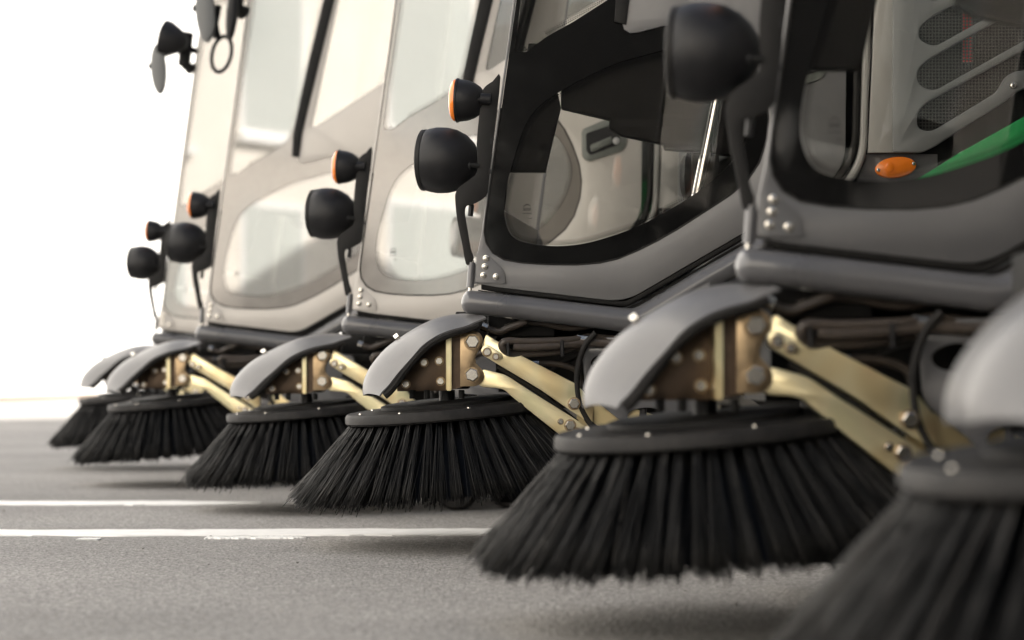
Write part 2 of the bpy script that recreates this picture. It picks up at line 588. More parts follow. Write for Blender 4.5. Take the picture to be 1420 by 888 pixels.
# glass stamp
def stamp():
    bm = bmesh.new()
    def strip(pts):
        bm.faces.new([bm.verts.new(P(x, y, 0.0044)) for x, y in pts])
    strip([(725.5, 286), (731, 282.6), (736, 286), (736, 287), (731, 283.8), (725.5, 287)])
    for y, a, b in ((288.5, 725, 736), (290, 726, 736.5), (291.6, 725, 735), (296, 724.5, 729), (296, 730, 737), (303, 733, 737)):
        strip([(a, y), (b, y), (b, y + 0.8), (a, y + 0.8)])
    return from_bm('glass_stamp', bm, recalc=False)
link('glass_stamp', stamp(), 'black', door, smooth=False)
# hinge plate, bolts, barrel, bottom seal
HP = rounded([(661, 351), (673, 350), (699, 375), (701, 394), (659, 392)], [2, 6, 5, 3, 2])
plate('hinge_plate', HP, 'paint', door, d=-0.006, t=0.0055, bevel=0.001)
for x, y in ((674, 358.5), (672.5, 370), (670.5, 382), (688, 384)):
    bolt(x, y, -0.006, 4.6, door, DOME)
tube('hinge_barrel', [P(652, 399, 0.005), P(654.5, 364, 0.005)], S(5.2), 'paint_dark', door, 14)
tube('hinge_pin', [P(651.5, 405, 0.005), P(655, 361, 0.005)], S(2.6), 'steel', door, 10)
plate('hinge_leaf', [(652, 372), (664, 366), (664, 392), (652, 396)], 'paint_dark', door, d=0.003, t=0.004)
SEAL = [(668, 397.5), (690, 401.5), (780, 412), (850, 420.3)] + [(q[0], q[1]) for q in rounded([(850, 420.3), (868, 422.4), (884, 413.5)], [0, 12, 0], 5)[1:-1]] + [(884, 413.5), (1040, 323), (1166, 249)]
bm = bmesh.new()
tube_bm(bm, [P(x, y, 0.012) for x, y in SEAL], S(4.4), 8)
link('door_seal', from_bm('door_seal', bm), 'rubber', door)
def ribs():
    bm = bmesh.new()
    for a, b in zip(SEAL, SEAL[1:]):
        L = math.hypot(b[0] - a[0], b[1] - a[1])
        n = max(1, int(L / 2.6))
        for i in range(n):
            t = i / n
            c = P(a[0] + (b[0] - a[0]) * t, a[1] + (b[1] - a[1]) * t - 0.3, 0)
            box_bm(bm, c.x - 0.0016, c.x + 0.0016, 0.0005, 0.004, c.z - 0.0055, c.z + 0.0055)
    return from_bm('seal_ribs', bm)
sr = link('seal_ribs', ribs(), 'bracket', door)
sr['kind'] = 'stuff'
plate('sill_strip', [(663, 402), (690, 406), (780, 417), (866, 428), (886, 420), (1040, 330), (1040, 340), (886, 432), (866, 440), (780, 428), (663, 412)], 'black_flat', sw, d=0.02, t=0.02)
# door handle near the rear edge
hz = plate('door_handle', rounded([(1066, 72), (1114, 52), (1140, 56), (1147, 84), (1143, 108), (1078, 130), (1067, 122)], [8, 6, 10, 10, 10, 10, 8]), 'handle', door, d=-0.007, t=0.008, bevel=0.002)
plate('handle_recess', rounded([(1074, 79), (1132, 60), (1136, 98), (1082, 118), (1075, 112)], 5), 'black', door, d=-0.0082, t=0.0012)
plate('handle_grip', rounded([(1082, 100), (1120, 84), (1122, 96), (1084, 112)], 4), 'handle', door, d=-0.020, t=0.014, bevel=0.003)
lathe('handle_lock', [(0, 0), (0, 0.014), (0.006, 0.014), (0.008, 0.011), (0.008, 0)], P(1128, 93, -0.008), (0, -1, 0), 'lens', door, 20)
# --- cab shell
def ext_line(name, pts, d0, d1, mat, parent, t=0.006, skew=0.0):
    """sheet following a photo-plane polyline, running from depth d0 to d1"""
    bm = bmesh.new()
    base = [P(x, y, 0) for x, y in pts]
    rows = []
    for i, p in enumerate(base):
        a = base[max(i - 1, 0)]; b = base[min(i + 1, len(base) - 1)]
        u = (b - a).normalized()
        n = Vector((-u.z, 0, u.x)) * t
        rows.append([bm.verts.new((q.x + skew * dd, dd, q.z)) for q in (p, p + n) for dd in (d0, d1)])
    for a, b in zip(rows, rows[1:]):
        bm.faces.new((a[0], a[1], b[1], b[0]))
        bm.faces.new((a[2], b[2], b[3], a[3]))
        bm.faces.new((a[0], b[0], b[2], a[2]))
        bm.faces.new((a[1], a[3], b[3], b[1]))
    bm.faces.new((rows[0][0], rows[0][2], rows[0][3], rows[0][1]))
    bm.faces.new((rows[-1][0], rows[-1][1], rows[-1][3], rows[-1][2]))
    return link(name, from_bm(name, bm), mat, parent)
ext_line('windscreen', [(edge_x(-480) + 3, -480), (edge_x(0) + 3, 0), (edge_x(280) + 4, 280)], 0.05, 1.15, 'glass', sw, skew=0.13)
ext_line('front_panel', [(673, 282), (669, 330), (664, 398)], 0.045, 1.15, 'paint', sw, t=0.02, skew=0.13)
ext_line('floor_pan', [(740, 410), (866, 424), (1040, 324), (1166, 250)], 0.045, 1.16, 'black_flat', sw, t=0.02)
pxbox('roof', 760, 1215, -560, -500, -0.01, 1.21, 'paint', sw, 0.01)
def rake(loop):
    return [(x + 71 * max(0, min(1, (1000 - x) / 250)), y) for x, y in loop]
far = plate('far_door', rake(OUT), 'paint', sw, holes=[rake([(edge_x(-480) + 6, -480), (edge_x(0) + 6, 0), (676, 322), (690, 362), (760, 385), (866, 396)]) + [(1010, 312), (1150, 226), (1152, -480)]], d=1.17, t=0.03)
plate('glass_pane', rake([(edge_x(-480) + 6, -480), (edge_x(0) + 6, 0), (676, 322), (690, 362), (760, 385), (866, 396)]) + [(1010, 312), (1150, 226), (1152, -480)], 'glass', far, d=1.182, t=0.004, offset=-0.0005)
pxbox('rear_panel', 1150, 1160, -480, 240, 0.05, 1.15, 'interior', sw)
# dashboard and seat, read through the lower window
dash = plate('dashboard', [(733, 60), (760, 60), (778, 150), (757, 238), (706, 238), (700, 290), (690, 290)], 'interior', sw, d=0.04, t=0.05, bevel=0.006)
seat = plate('seat', rounded([(778, 150), (846, 166), (844, 178), (862, 188), (920, 200), (922, 207), (1016, 216), (1060, 216), (1100, 190), (1120, -150), (1040, -160), (1020, 40), (780, 50)], [4, 2, 3, 4, 2, 2, 2, 10, 20, 30, 30, 30, 10]), 'interior', sw, d=0.045, t=0.05, bevel=0.008)
tube('steering_column', [P(963, 290, 0.028), P(978, 215, 0.028), P(1002, 95, 0.028)], S(8.2), 'chrome', sw, 18)
pxbox('console', 962, 1000, 205, 330, 0.06, 0.10, 'bracket', sw, 0.004)
lathe('speaker', [(0, 0), (0, 0.05), (0.02, 0.08), (0.04, 0.085), (0.06, 0.06), (0.06, 0)], P(975, 246, 0.14), (-1, 0.3, 0), 'black', sw, 24)
# --- bumper tube
TP = [(651, 419), (700, 424.5), (780, 433.8), (850, 442.2)] + [(q[0], q[1]) for q in rounded([(850, 442.2), (882, 446), (912, 429)], [0, 34, 0], 8)[1:-1]] + [(912, 429), (975, 391), (1060, 343), (1130, 303), (1200, 268)]
tube('bumper_tube', [P(x, y, 0.0) for x, y in TP], [S(16.4)] * 4 + [S(17.0)] * (len(TP) - 4), 'paint_dark', sw, 26, 'round')
# --- lamps
BR = smooth([(694, 107), (683, 113), (672, 121), (668, 132), (664, 165), (661, 200), (662, 236), (654, 247), (640, 257), (633, 265), (631, 276), (634, 305), (641, 340), (646, 366), (652, 366), (657, 358),
             (653, 345), (648, 315), (645, 296), (647, 286), (655, 284), (674, 272), (678, 250), (685, 190)], 3)
lb = plate('lamp_bracket', BR, 'bracket', sw, d=-0.004, t=0.005, bevel=0.001)
plate('bracket_gusset', [(649, 268), (672, 250), (675, 270), (655, 282)], 'black', lb, d=0.004, t=0.06)
for x, y, a in ((681, 196, 0), (679, 238, 0)):
    plate('slot', [(x - 1.6, y - 3.4), (x + 1.6, y - 3.4), (x + 1.6, y + 3.4), (x - 1.6, y + 3.4)], 'black', lb, d=-0.0048, t=0.0006)
ax = Vector((-1, 0.24, 0.03)).normalized()
wl = lathe('work_lamp', [(-0.172, 0.0), (-0.171, 0.010), (-0.165, 0.030), (-0.150, 0.055), (-0.128, 0.076), (-0.100, 0.091), (-0.070, 0.098), (-0.040, 0.0985), (-0.015, 0.094), (0.0, 0.088), (0.003, 0.085), (0.003, 0.078), (-0.004, 0.076)],
           P(589, 222.5, 0.07), ax, 'black', sw, 40)
lathe('lens', [(-0.004, 0.078), (0.006, 0.070), (0.016, 0.045), (0.020, 0.0)], P(589, 222.5, 0.07), ax, 'lens', wl, 40)
lathe('lens_rim', [(-0.006, 0.0925), (0.006, 0.0915), (0.009, 0.087), (0.005, 0.082), (-0.004, 0.08)], P(589, 222.5, 0.07), ax, 'bracket', wl, 40)
tube('pivot_boss', [P(645, 229, 0.0), P(653, 229, -0.006)], S(6.0), 'black', wl, 16)
tube('pivot_bolt', [P(648, 229, -0.008), P(664, 230, -0.008)], S(3.2), 'black_flat', wl, 10)
tube('wire_stub', [P(654, 284, 0.01), P(652, 300, 0.01)], S(4), 'black', lb, 8)
ax2 = Vector((-1, 0.14, 0.03)).normalized()
il = lathe('indicator_lamp', [(-0.092, 0.0), (-0.091, 0.013), (-0.084, 0.016), (-0.080, 0.028), (-0.070, 0.041), (-0.054, 0.052), (-0.034, 0.0595), (-0.014, 0.0625), (-0.006, 0.063), (-0.005, 0.066), (0.001, 0.066), (0.002, 0.062), (0.0, 0.058)],
           P(634, 139.5, 0.03), ax2, 'black', sw, 36)
lathe('amber_lens', [(0.0015, 0.0635), (0.009, 0.062), (0.016, 0.054), (0.021, 0.036), (0.024, 0.0)], P(634, 139.5, 0.03), ax2, 'amber', il, 32)
tube('pivot_boss', [P(666, 137, -0.012), P(680, 138, -0.012)], S(8), 'black', il, 12)
tube('pivot_bolt', [P(655, 137.5, -0.016), P(669, 138, -0.016)], S(3), 'black_flat', il, 8)
# --- mirrors at the top of the front pillar
mr = empty('wing_mirror', sw)
tube('mirror_arm', [P(760, -330, 0.02), P(725, -345, -0.03), P(700, -350, -0.08), P(690, -330, -0.1)], S(9), 'bracket', mr, 10)
lathe('mirror_housing', [(-0.11, 0), (-0.10, 0.035), (-0.06, 0.07), (0.0, 0.10), (0.03, 0.105), (0.035, 0.09), (0.02, 0.08)], P(695, -370, -0.1), Vector((-1, 0.2, 0.25)), 'black', mr, 28)
mh = plate('round_mirror', ellipse(668, -295, 22, 68, -0.06), 'hood', mr, d=-0.14, t=0.05, bevel=0.015)
tube('mirror_stalk', [P(655, -300, -0.11), P(640, -300, -0.11)], S(8), 'black', mr, 10)
tube('mirror_clamp', [P(735, -380, 0.0), P(728, -300, -0.02), P(745, -285, 0.02)], S(18), 'bracket', mr, 10)

# --- brush guard (a curved sheet over the brush)
far_e = [(502.5, 549), (502, 540), (504, 527), (513, 508), (534, 483), (563, 462), (590, 447), (614, 438.5), (639, 435), (655, 436), (672, 440)]
near_e = [(526, 549), (530, 543), (538, 535), (553, 516), (570, 497), (586, 479), (605, 466), (624, 458), (646, 452), (660, 446), (674, 440.5)]
def guard():
    fe = smooth(far_e, 4, False); ne = smooth(near_e, 4, False)
    bm = bmesh.new()
    rows = []
    NC = 9
    for idx, ((fx, fy), (nx, ny)) in enumerate(zip(fe, ne)):
        row = []
        fade = min(1.0, (len(fe) - 1 - idx) / 12 + 0.04)
        for j in range(NC):
            s = j / (NC - 1)
            # near edge at -0.20, silhouette at about +0.02, then on to the far edge, nearly level
            if s <= 0.6:
                q = s / 0.6
                bul = math.sin(q * math.pi) * 5.0
                d = -0.10 + 0.14 * q
                x = nx + (fx - nx) * q - bul * 0.5; y = ny + (fy - ny) * q - bul * 0.6
                row.append(P(x, y, d))
            else:
                q = (s - 0.6) / 0.4
                p = P(fx + 6 * q * fade, fy + 2 * q * q, 0.04)
                row.append(Vector((p.x, 0.04 + 0.22 * q * fade, p.z)))
        rows.append(row)
    vs = [[bm.verts.new(p) for p in r] for r in rows]
    for a, b in zip(vs, vs[1:]):
        for j in range(NC - 1):
            bm.faces.new((a[j], a[j + 1], b[j + 1], b[j]))
    bmesh.ops.recalc_face_normals(bm, faces=bm.faces[:])
    bmesh.ops.solidify(bm, geom=bm.faces[:], thickness=0.005)
    return from_bm('brush_guard', bm)
bgd = link('brush_guard', guard(), 'guard', sw, ang=50)
tube('guard_lining', [P(*q, -0.088) for q in smooth([(533, 549), (540, 543), (552, 528), (566, 509), (582, 490), (600, 475), (622, 464), (645, 457), (664, 450)], 4, False)], S(5.5), 'rubber', bgd, 8)
tube('guard_bolt', [P(548, 470, 0.06), P(553, 466, 0.06)], S(5), 'steel', bgd, 8)
# --- folded bracket under the guard
SIDE = [(551, 543), (548, 522), (566, 503), (590, 479), (612, 466), (624, 460), (625, 542)]
bk = plate('brush_bracket', SIDE, 'zinc_shade', sw, d=0.05, t=0.008, bevel=0.001)
bmx = bmesh.new()
box_bm(bmx, P(619, 0).x, P(626.5, 0).x, -0.045, 0.055, P(0, 542).z, P(0, 461).z)
bmesh.ops.bevel(bmx, geom=bmx.edges[:], offset=0.003, segments=2, affect='EDGES')
link('fold_post', from_bm('fold_post', bmx), 'zinc', bk)
plate('fold_web', [(626, 461), (641, 459), (641, 537), (626, 541)], 'zinc_shade', bk, d=-0.012, t=0.008)
FACE = [(638, 460), (648, 458)] + [(656 + 13.5 * math.cos(a), 473 + 14.5 * math.sin(a)) for a in [R(-75 + i * 15) for i in range(9)]] + \
       [(661.5, 490), (659, 497), (660, 504)] + [(656 + 15 * math.cos(a), 521 + 15 * math.sin(a)) for a in [R(-55 + i * 16) for i in range(10)]] + [(638, 536)]
plate('pivot_plate', FACE, 'zinc_bronze', bk, d=-0.045, t=0.010, bevel=0.0012)  # bronze tone partly holds the shadow on this plate
for x, y in ((655, 474), (654.5, 520)):
    bolt(x, y, -0.045, 11.5, bk, HEX, rot=0.3 if y > 500 else 0.0)
for x, y in ((588, 503), (609, 501), (563, 533), (611, 529)):
    bolt(x, y, 0.05, 6.5, bk, HEX, rot=0.2)
for x in (572, 592, 640):
    tube('stud', [P(x, 541, 0.02), P(x, 553, 0.02)], S(4.2), 'black_flat', bk, 8)
lathe('drive_shaft', [(0, 0), (0, 0.024), (0.04, 0.024), (0.045, 0.03), (0.075, 0.03), (0.075, 0)], P(620, 541, 0.15), (0, 0, -1), 'black', bk, 20)
pxbox('drive_motor', 575, 650, 478, 540, 0.08, 0.24, 'black_flat', bk, 0.008)
# --- arms
UA = rounded([(674, 463), (686, 471), (728, 496), (800, 533), (824, 560), (822, 590), (790, 569), (750, 541), (668, 492), (669, 478)], [4, 0, 0, 0, 12, 8, 0, 0, 4, 4])
ua = plate('upper_arm', UA, 'zinc', sw, d=-0.030, t=0.05, bevel=0.002)
plate('link_tab', rounded([(668, 482), (676, 478), (697, 491), (697, 499), (689, 502), (667, 489)], 4), 'zinc', ua, d=-0.037, t=0.006, bevel=0.001)
for x, y, r in ((675.5, 488.5, 6.6), (687.5, 495, 5.2), (796, 560, 9)):
    bolt(x, y, -0.037, r, ua)
LA = [(671, 512), (686, 516), (702, 520), (732, 540), (802, 584), (828, 604), (822, 626), (800, 622), (784, 609.5), (741, 575.5), (707, 548), (700, 541), (690, 538.5), (664, 537), (658, 521)]
la = plate('lower_arm', rounded(LA, [3, 0, 8, 0, 0, 14, 14, 10, 0, 0, 8, 6, 6, 10, 6]), 'zinc', sw, d=-0.034, t=0.05, bevel=0.002)
for x, y, r in ((777.5, 585, 4.6), (790.5, 590, 8.5), (799, 603, 10)):
    bolt(x, y, -0.034, r, la)
tube('ram_rod', [P(690, 508, 0.0), P(742, 541, 0.0), P(800, 586, 0.0)], S(4), 'black_flat', la, 10)
# --- carrier plate, hoses and cables
CP = rounded([(807, 484), (835, 468), (980, 466), (990, 480), (990, 600), (930, 602), (880, 600), (846, 572), (812, 545)], [3, 2, 10, 4, 10, 4, 14, 10, 12])
cp = plate('carrier_plate', CP, 'paint_dark', sw, holes=[ellipse(843, 503, 24, 13, -0.05), ellipse(897, 578, 27, 12.5, 0.0)], d=0.0, t=0.010, bevel=0.0015)
bm = bmesh.new()
a, b = P(807, 482), P(985, 470)
box_bm(bm, a.x, b.x, 0.0, 0.16, P(0, 484).z, P(0, 480).z)
link('carrier_flange', from_bm('carrier_flange', bm), 'paint_dark', cp)
plate('pivot_post', [(800, 560), (835, 552), (905, 575), (940, 600), (830, 612), (800, 600)], 'zinc', cp, d=0.03, t=0.03)
tube('pin', [P(893, 556, 0.02), P(890, 596, 0.02)], S(5), 'black', cp, 10)
hs_ = tube('hydraulic_hose', [P(*q, dd) for q, dd in zip(smooth([(950, 440), (880, 470), (820, 468), (790, 472), (730, 474), (704, 473), (696, 478), (700, 486), (716, 491), (770, 488), (800, 482), (860, 486)], 4, False), [0.06 - 0.11 * math.sin(min(i / 44, 1) * math.pi) for i in range(45)])], S(5.2), 'hose', sw, 12)
tube('hydraulic_hose', [P(*q, dd) for q, dd in zip(smooth([(950, 452), (880, 480), (820, 476), (770, 480), (730, 482), (712, 481)], 4, False), [0.04 - 0.09 * math.sin(i / 20 * math.pi / 2) for i in range(21)])], S(5.0), 'hose', sw, 12)
tube('hydraulic_hose', [P(*q, 0.12) for q in smooth([(690, 452), (720, 462), (760, 452), (800, 440), (860, 452)], 4, False)], S(5.5), 'rubber', sw, 10)
tube('hydraulic_hose', [P(*q, 0.15) for q in smooth([(760, 520), (790, 498), (820, 490), (880, 470), (930, 450)], 4, False)], S(4.5), 'rubber', sw, 10)
for pts, dd, r in (([(800, 470), (860, 476), (905, 462), (960, 440)], -0.01, 5.2), ([(735, 505), (770, 505), (800, 515), (806, 540)], 0.05, 4.2), ([(700, 455), (740, 447), (790, 455), (840, 450), (900, 458)], 0.05, 4.8),
                   ([(668, 452), (690, 460), (706, 455), (730, 446)], 0.02, 5.0), ([(640, 552), (700, 556), (760, 560), (820, 566)], 0.28, 4.5)):
    h = tube('hydraulic_hose', [P(*q, dd) for q in smooth(pts, 5, False)], S(r), 'hose', sw, 10)
    a_, b_ = P(*pts[0], dd), P(*pts[1], dd)
    tube('hose_fitting', [a_, a_ + (b_ - a_) * 0.35], S(r + 1.6), 'steel', h, 8)
for i, x in enumerate((704, 779)):
    tube('hose_clamp', [P(x, 471 + i, -0.054), P(x + 1, 494, -0.054)], S(2.6), 'black', hs_, 6)
tube('control_cable', [P(*q, -0.025) for q in smooth([(826, 462), (812, 478), (803, 502), (800, 530), (803, 556), (812, 578), (826, 594), (850, 602)], 4, False)], S(4.3), 'rubber', sw, 12)
# --- chassis and running gear
pxbox('chassis_rail', 686, 1500, 452, 538, 0.26, 0.42, 'black_flat', sw, 0.006)
pxbox('chassis_rail', 686, 1500, 452, 538, 0.85, 1.0, 'black_flat', sw, 0.006)
pxbox('cross_member', 690, 730, 455, 545, 0.42, 0.85, 'black_flat', sw)
pxbox('front_skirt', 676, 770, 434, 466, 0.07, 1.08, 'black_flat', sw, 0.004)
pxbox('front_skirt', 628, 680, 428, 470, 0.30, 1.0, 'black_flat', sw, 0.004)
pxbox('underfloor_box', 760, 1150, 432, 560, 0.30, 1.0, 'black_flat', sw, 0.01)
nz = pxbox('suction_nozzle', 690, 990, 600, 690, 0.45, 1.0, 'black_flat', sw, 0.012)
bm = bmesh.new()
a, b = P(692, 694), P(985, 0)
box_bm(bm, a.x, b.x, 0.435, 0.45, P(0, 697, 0.44).z, P(0, 610, 0.44).z)
link('rubber_flap', from_bm('rubber_flap', bm), 'rubber', nz)
for px_, d_ in ((842, 0.10), (930, 0.24)):
    c = P(px_, 0, d_)
    cw = lathe('castor_wheel', [(-0.025, 0), (-0.035, 0.05), (-0.03, 0.075), (-0.014, 0.086), (0.014, 0.086), (0.03, 0.075), (0.035, 0.05), (0.035, 0)], (c.x, d_, 0.106), (0.35, 1, 0), 'rubber', sw, 28)
    tube('castor_fork', [(c.x, d_, 0.08), (c.x + 0.07, d_ - 0.01, 0.17), (c.x + 0.09, d_ + 0.1, 0.26)], 0.016, 'black_flat', cw, 8)
def wheel(px, r, d0, d1):
    c = P(px, 0, 0)
    wd = d1 - d0
    prof = [(0.02, r * 0.55), (0.0, r * 0.62), (0.0, r * 0.86), (0.02, r * 0.97), (0.045, r), (wd - 0.045, r), (wd - 0.02, r * 0.97), (wd, r * 0.86), (wd, r * 0.6)]
    wh = empty('wheel', sw)
    lathe('tyre', prof, (c.x, d0, r), (0, 1, 0), 'rubber', wh, 48)
    bm = bmesh.new()
    for k in range(40):
        an = 2 * math.pi * k / 40
        for s in (0, 1):
            m4 = Matrix.Translation((c.x, d0 + wd * (0.28 + 0.44 * s), r)) @ Matrix.Rotation(an + s * math.pi / 40, 4, 'Y') @ Matrix.Translation((0, 0, r)) @ Matrix.Rotation(0.35 * (1 - 2 * s), 4, 'Z')
            tmp = bmesh.new()
            box_bm(tmp, -0.011, 0.011, -wd * 0.2, wd * 0.2, -0.004, 0.007)
            bmesh.ops.transform(tmp, matrix=m4, verts=tmp.verts[:])
            mm = bpy.data.meshes.new('t'); tmp.to_mesh(mm); tmp.free()
            bm.from_mesh(mm); bpy.data.meshes.remove(mm)
    tr = link('tread', from_bm('tread', bm), 'rubber', wh, smooth=False)
    tr['kind'] = 'stuff'
    lathe('rim', [(0.03, 0), (0.03, r * 0.2), (0.05, r * 0.3), (0.05, r * 0.48), (0.015, r * 0.56), (wd - 0.02, r * 0.56)], (c.x, d0, r), (0, 1, 0), 'hood_light', wh, 32)
wheel(1010, 0.30, 0.16, 0.36)
wheel(1010, 0.30, 0.86, 1.06)
wheel(1620, 0.30, 0.10, 0.30)
wheel(1620, 0.30, 0.86, 1.06)
tube('suction_duct', [P(1016, 568, 0.5), P(1140, 566, 0.5)], S(15, 0.5), 'duct', sw, 20)
tube('duct_collar', [P(1012, 568, 0.5), P(1036, 567.6, 0.5)], S(17.5, 0.5), 'hood_light', sw, 20)
# --- rear body: post, hood with slotted grille, marker lamp, green side panel
tube('rear_post', [P(*q, 0.02) for q in smooth([(1203, -500), (1202, 0), (1198, 150), (1196, 205), (1188, 232), (1174, 256)], 4, False)], S(6), 'hood_light', sw, 10)
tube('post_seal', [P(*q, 0.015) for q in smooth([(1190, -500), (1189, 0), (1187, 170), (1183, 205), (1172, 234), (1150, 254)], 4, False)], S(5.5), 'rubber', sw, 10)
HOOD = rounded([(1238, -260), (1900, -260), (1900, 60), (1560, 70), (1480, 92), (1424, 122), (1410, 128), (1393, 142), (1340, 175), (1296, 204), (1278, 212), (1238, 212)], [4, 20, 10, 40, 10, 6, 4, 4, 0, 10, 6, 2])
def slot(x, yt, yb, L, k=0.56):
    yt += 2.5; yb -= 2.5
    return rounded([(x, yt), (x + 16, yt - 14), (x + L, yt - 14 - (L - 16) * k), (x + L + 6, yt - (L - 16) * k + 6), (x + L, yb - (L - 22) * k + 2), (x + 22, yb + 2), (x, yb - 8)], [10, 10, 10, 8, 10, 12, 10])
slots = [slot(1273, -88, -50, 240), slot(1274, -22, 4, 220), slot(1274, 36, 66, 250), slot(1272, 94, 128, 250), rounded([(1272, 155), (1286, 142), (1420, 70), (1500, 26), (1504, 55), (1426, 97), (1408, 99), (1395, 106), (1382, 128), (1340, 154), (1292, 183), (1272, 179)], [10, 10, 0, 8, 10, 8, 5, 6, 6, 0, 12, 10])]
hood = plate('engine_hood', HOOD, 'hood', sw, holes=slots, d=0.0, t=0.02, bevel=0.005)
plate('hood_edge', [(1217, -260), (1240, -260), (1240, 212), (1204, 212), (1212, 40)], 'hood_light', hood, d=0.006, t=0.016, bevel=0.003)
plate('grille_backing', [(1250, -120), (1560, -120), (1560, 40), (1420, 108), (1340, 166), (1290, 196), (1255, 196)], 'black', hood, d=0.034, t=0.01)
def grille_mesh():
    bm = bmesh.new()
    x0, x1, y0, y1, st, wdt = 1256, 1545, -115, 192, 4.6, 0.85
    u = 0
    while x0 + u < x1 + 0:
        x = x0 + u
        yb = min(y1, 192 if x < 1290 else 192 - (x - 1290) * 0.62)
        a, b = P(x - wdt, yb, 0.024), P(x + wdt, y0, 0.024)
        if yb > y0:
            bm.faces.new([bm.verts.new(p) for p in (Vector((a.x, 0.024, a.z)), Vector((b.x, 0.024, a.z)), Vector((b.x, 0.024, b.z)), Vector((a.x, 0.024, b.z)))])
        u += st
    v = y0
    while v < y1:
        xr = min(x1, 1290 + (192 - v) / 0.62)
        a, b = P(x0, v + wdt, 0.0235), P(xr, v - wdt, 0.0235)
        bm.faces.new([bm.verts.new(p) for p in (Vector((a.x, 0.0235, a.z)), Vector((b.x, 0.0235, a.z)), Vector((b.x, 0.0235, b.z)), Vector((a.x, 0.0235, b.z)))])
        v += st
    bmesh.ops.solidify(bm, geom=bm.faces[:], thickness=0.001)
    return from_bm('grille_mesh', bm)
gm = link('grille_mesh', grille_mesh(), 'mesh', hood)
gm['kind'] = 'stuff'
pxbox('red_canister', 1338, 1352, 0, 84, 0.028, 0.033, 'red', hood)
bolt(1405, 119, 0.0, 5, hood, DOME)
pxbox('body_core', 1226, 1900, -240, 330, 0.05, 1.13, 'black_flat', sw)
mk = plate('marker_lamp', ellipse(1243, 232, 29, 15, -0.13, 32), 'amber', sw, d=0.006, t=0.022, bevel=0.009)
plate('lamp_bulb', ellipse(1234, 232, 6, 7, 0, 16), 'amber', mk, d=0.0025, t=0.005, bevel=0.002)
for x, y in ((1218, 236), (1267, 227)):
    bolt(x, y, 0.006, 2.6, mk, DOME)
plate('body_skirt', [(1192, 214), (1300, 214), (1300, 255), (1268, 268), (1188, 268)], 'paint_dark', sw, d=0.026, t=0.02)
GP = rounded([(1266, 252), (1330, 212), (1440, 150), (1600, 85), (1900, 75), (1900, 150), (1620, 165), (1430, 210), (1345, 243), (1290, 256)], [6, 0, 0, 30, 6, 6, 40, 0, 0, 10])
plate('green_panel', GP, 'green', sw, d=0.0, t=0.02, bevel=0.008)
plate('lower_panel', [(1230, 262), (1300, 262), (1440, 214), (1900, 160), (1900, 440), (1300, 440)], 'paint_dark', sw, d=0.02, t=0.02, bevel=0.004)
# --- side brush
BC = P(620, 572, 0.17)
brush = empty('side_brush', sw)
brush.location = BC
brush.rotation_euler = (R(2.0), R(-5.0), 0)
RD = 0.310
lathe('brush_disc', [(0.012, 0.0), (0.012, 0.10), (0.004, 0.24), (0.000, RD - 0.03), (0.002, RD - 0.006), (-0.006, RD), (-0.025, RD + 0.001), (-0.031, RD - 0.005), (-0.031, 0.08), (-0.031, 0)], (0, 0, 0.018), (0, 0, 1), 'rim', brush, 72)
lathe('hub_plate', [(0, 0), (0.0, 0.20), (0.010, 0.20), (0.014, 0.185), (0.014, 0)], (0, 0, 0.024), (0, 0, 1), 'black_flat', brush, 40)
for k in range(8):
    an = 2 * math.pi * (k + 0.35) / 8
    o = bpy.data.objects.new('bolt', DOME)
    COL.objects.link(o)
    o.parent = brush
    o.location = (0.268 * math.cos(an), 0.268 * math.sin(an), 0.0185)
    o.rotation_euler = (R(-90), 0, 0)
    o.scale = (0.0066,) * 3

TONE = []
def strand(vs, fs, pts, r):
    TONE.append((len(pts) * 3, random.random()))
    n0 = len(vs)
    t = (pts[-1] - pts[0]).normalized()
    a = t.cross(Vector((0.3, 0.9, 0.2))).normalized(); b = t.cross(a)
    for i, p in enumerate(pts):
        for k in range(3):
            an = 2 * math.pi * k / 3
            vs.append(p + (a * math.cos(an) + b * math.sin(an)) * r)
    for i in range(len(pts) - 1):
        for k in range(3):
            k2 = (k + 1) % 3
            fs.append((n0 + i * 3 + k, n0 + i * 3 + k2, n0 + i * 3 + 3 + k2, n0 + i * 3 + 3 + k))
    m = n0 + (len(pts) - 1) * 3
    fs.append((m, m + 1, m + 2))

def put_tone(me):
    """random tone per strand; the few light ones are painted glints"""
    a = me.attributes.new('tone', 'FLOAT', 'POINT')
    vals = []
    for n, t in TONE:
        vals += [t] * n
    a.data.foreach_set('value', vals)
    TONE.clear()

def bristle(vs, fs, r0, tang, ang, reach, drop, side, rad, rng):
    c, s = math.cos(ang), math.sin(ang)
    def cyl(r, tg, z):
        return Vector((r * c - tg * s, r * s + tg * c, z))
    p0 = cyl(r0, tang, -0.016)
    p3 = cyl(r0 + reach, tang + side, -0.016 - drop)
    bend = rng.uniform(-0.003, 0.004)
    p1 = p0.lerp(p3, 0.36) + cyl(r0, 0, 0).normalized() * bend + Vector((0, 0, bend * 0.7))
    p2 = p0.lerp(p3, 0.7) + cyl(r0, 0, 0).normalized() * bend * 0.8 + Vector((0, 0, bend * 0.6))
    strand(vs, fs, [p0, p1, p2, p3], rad)

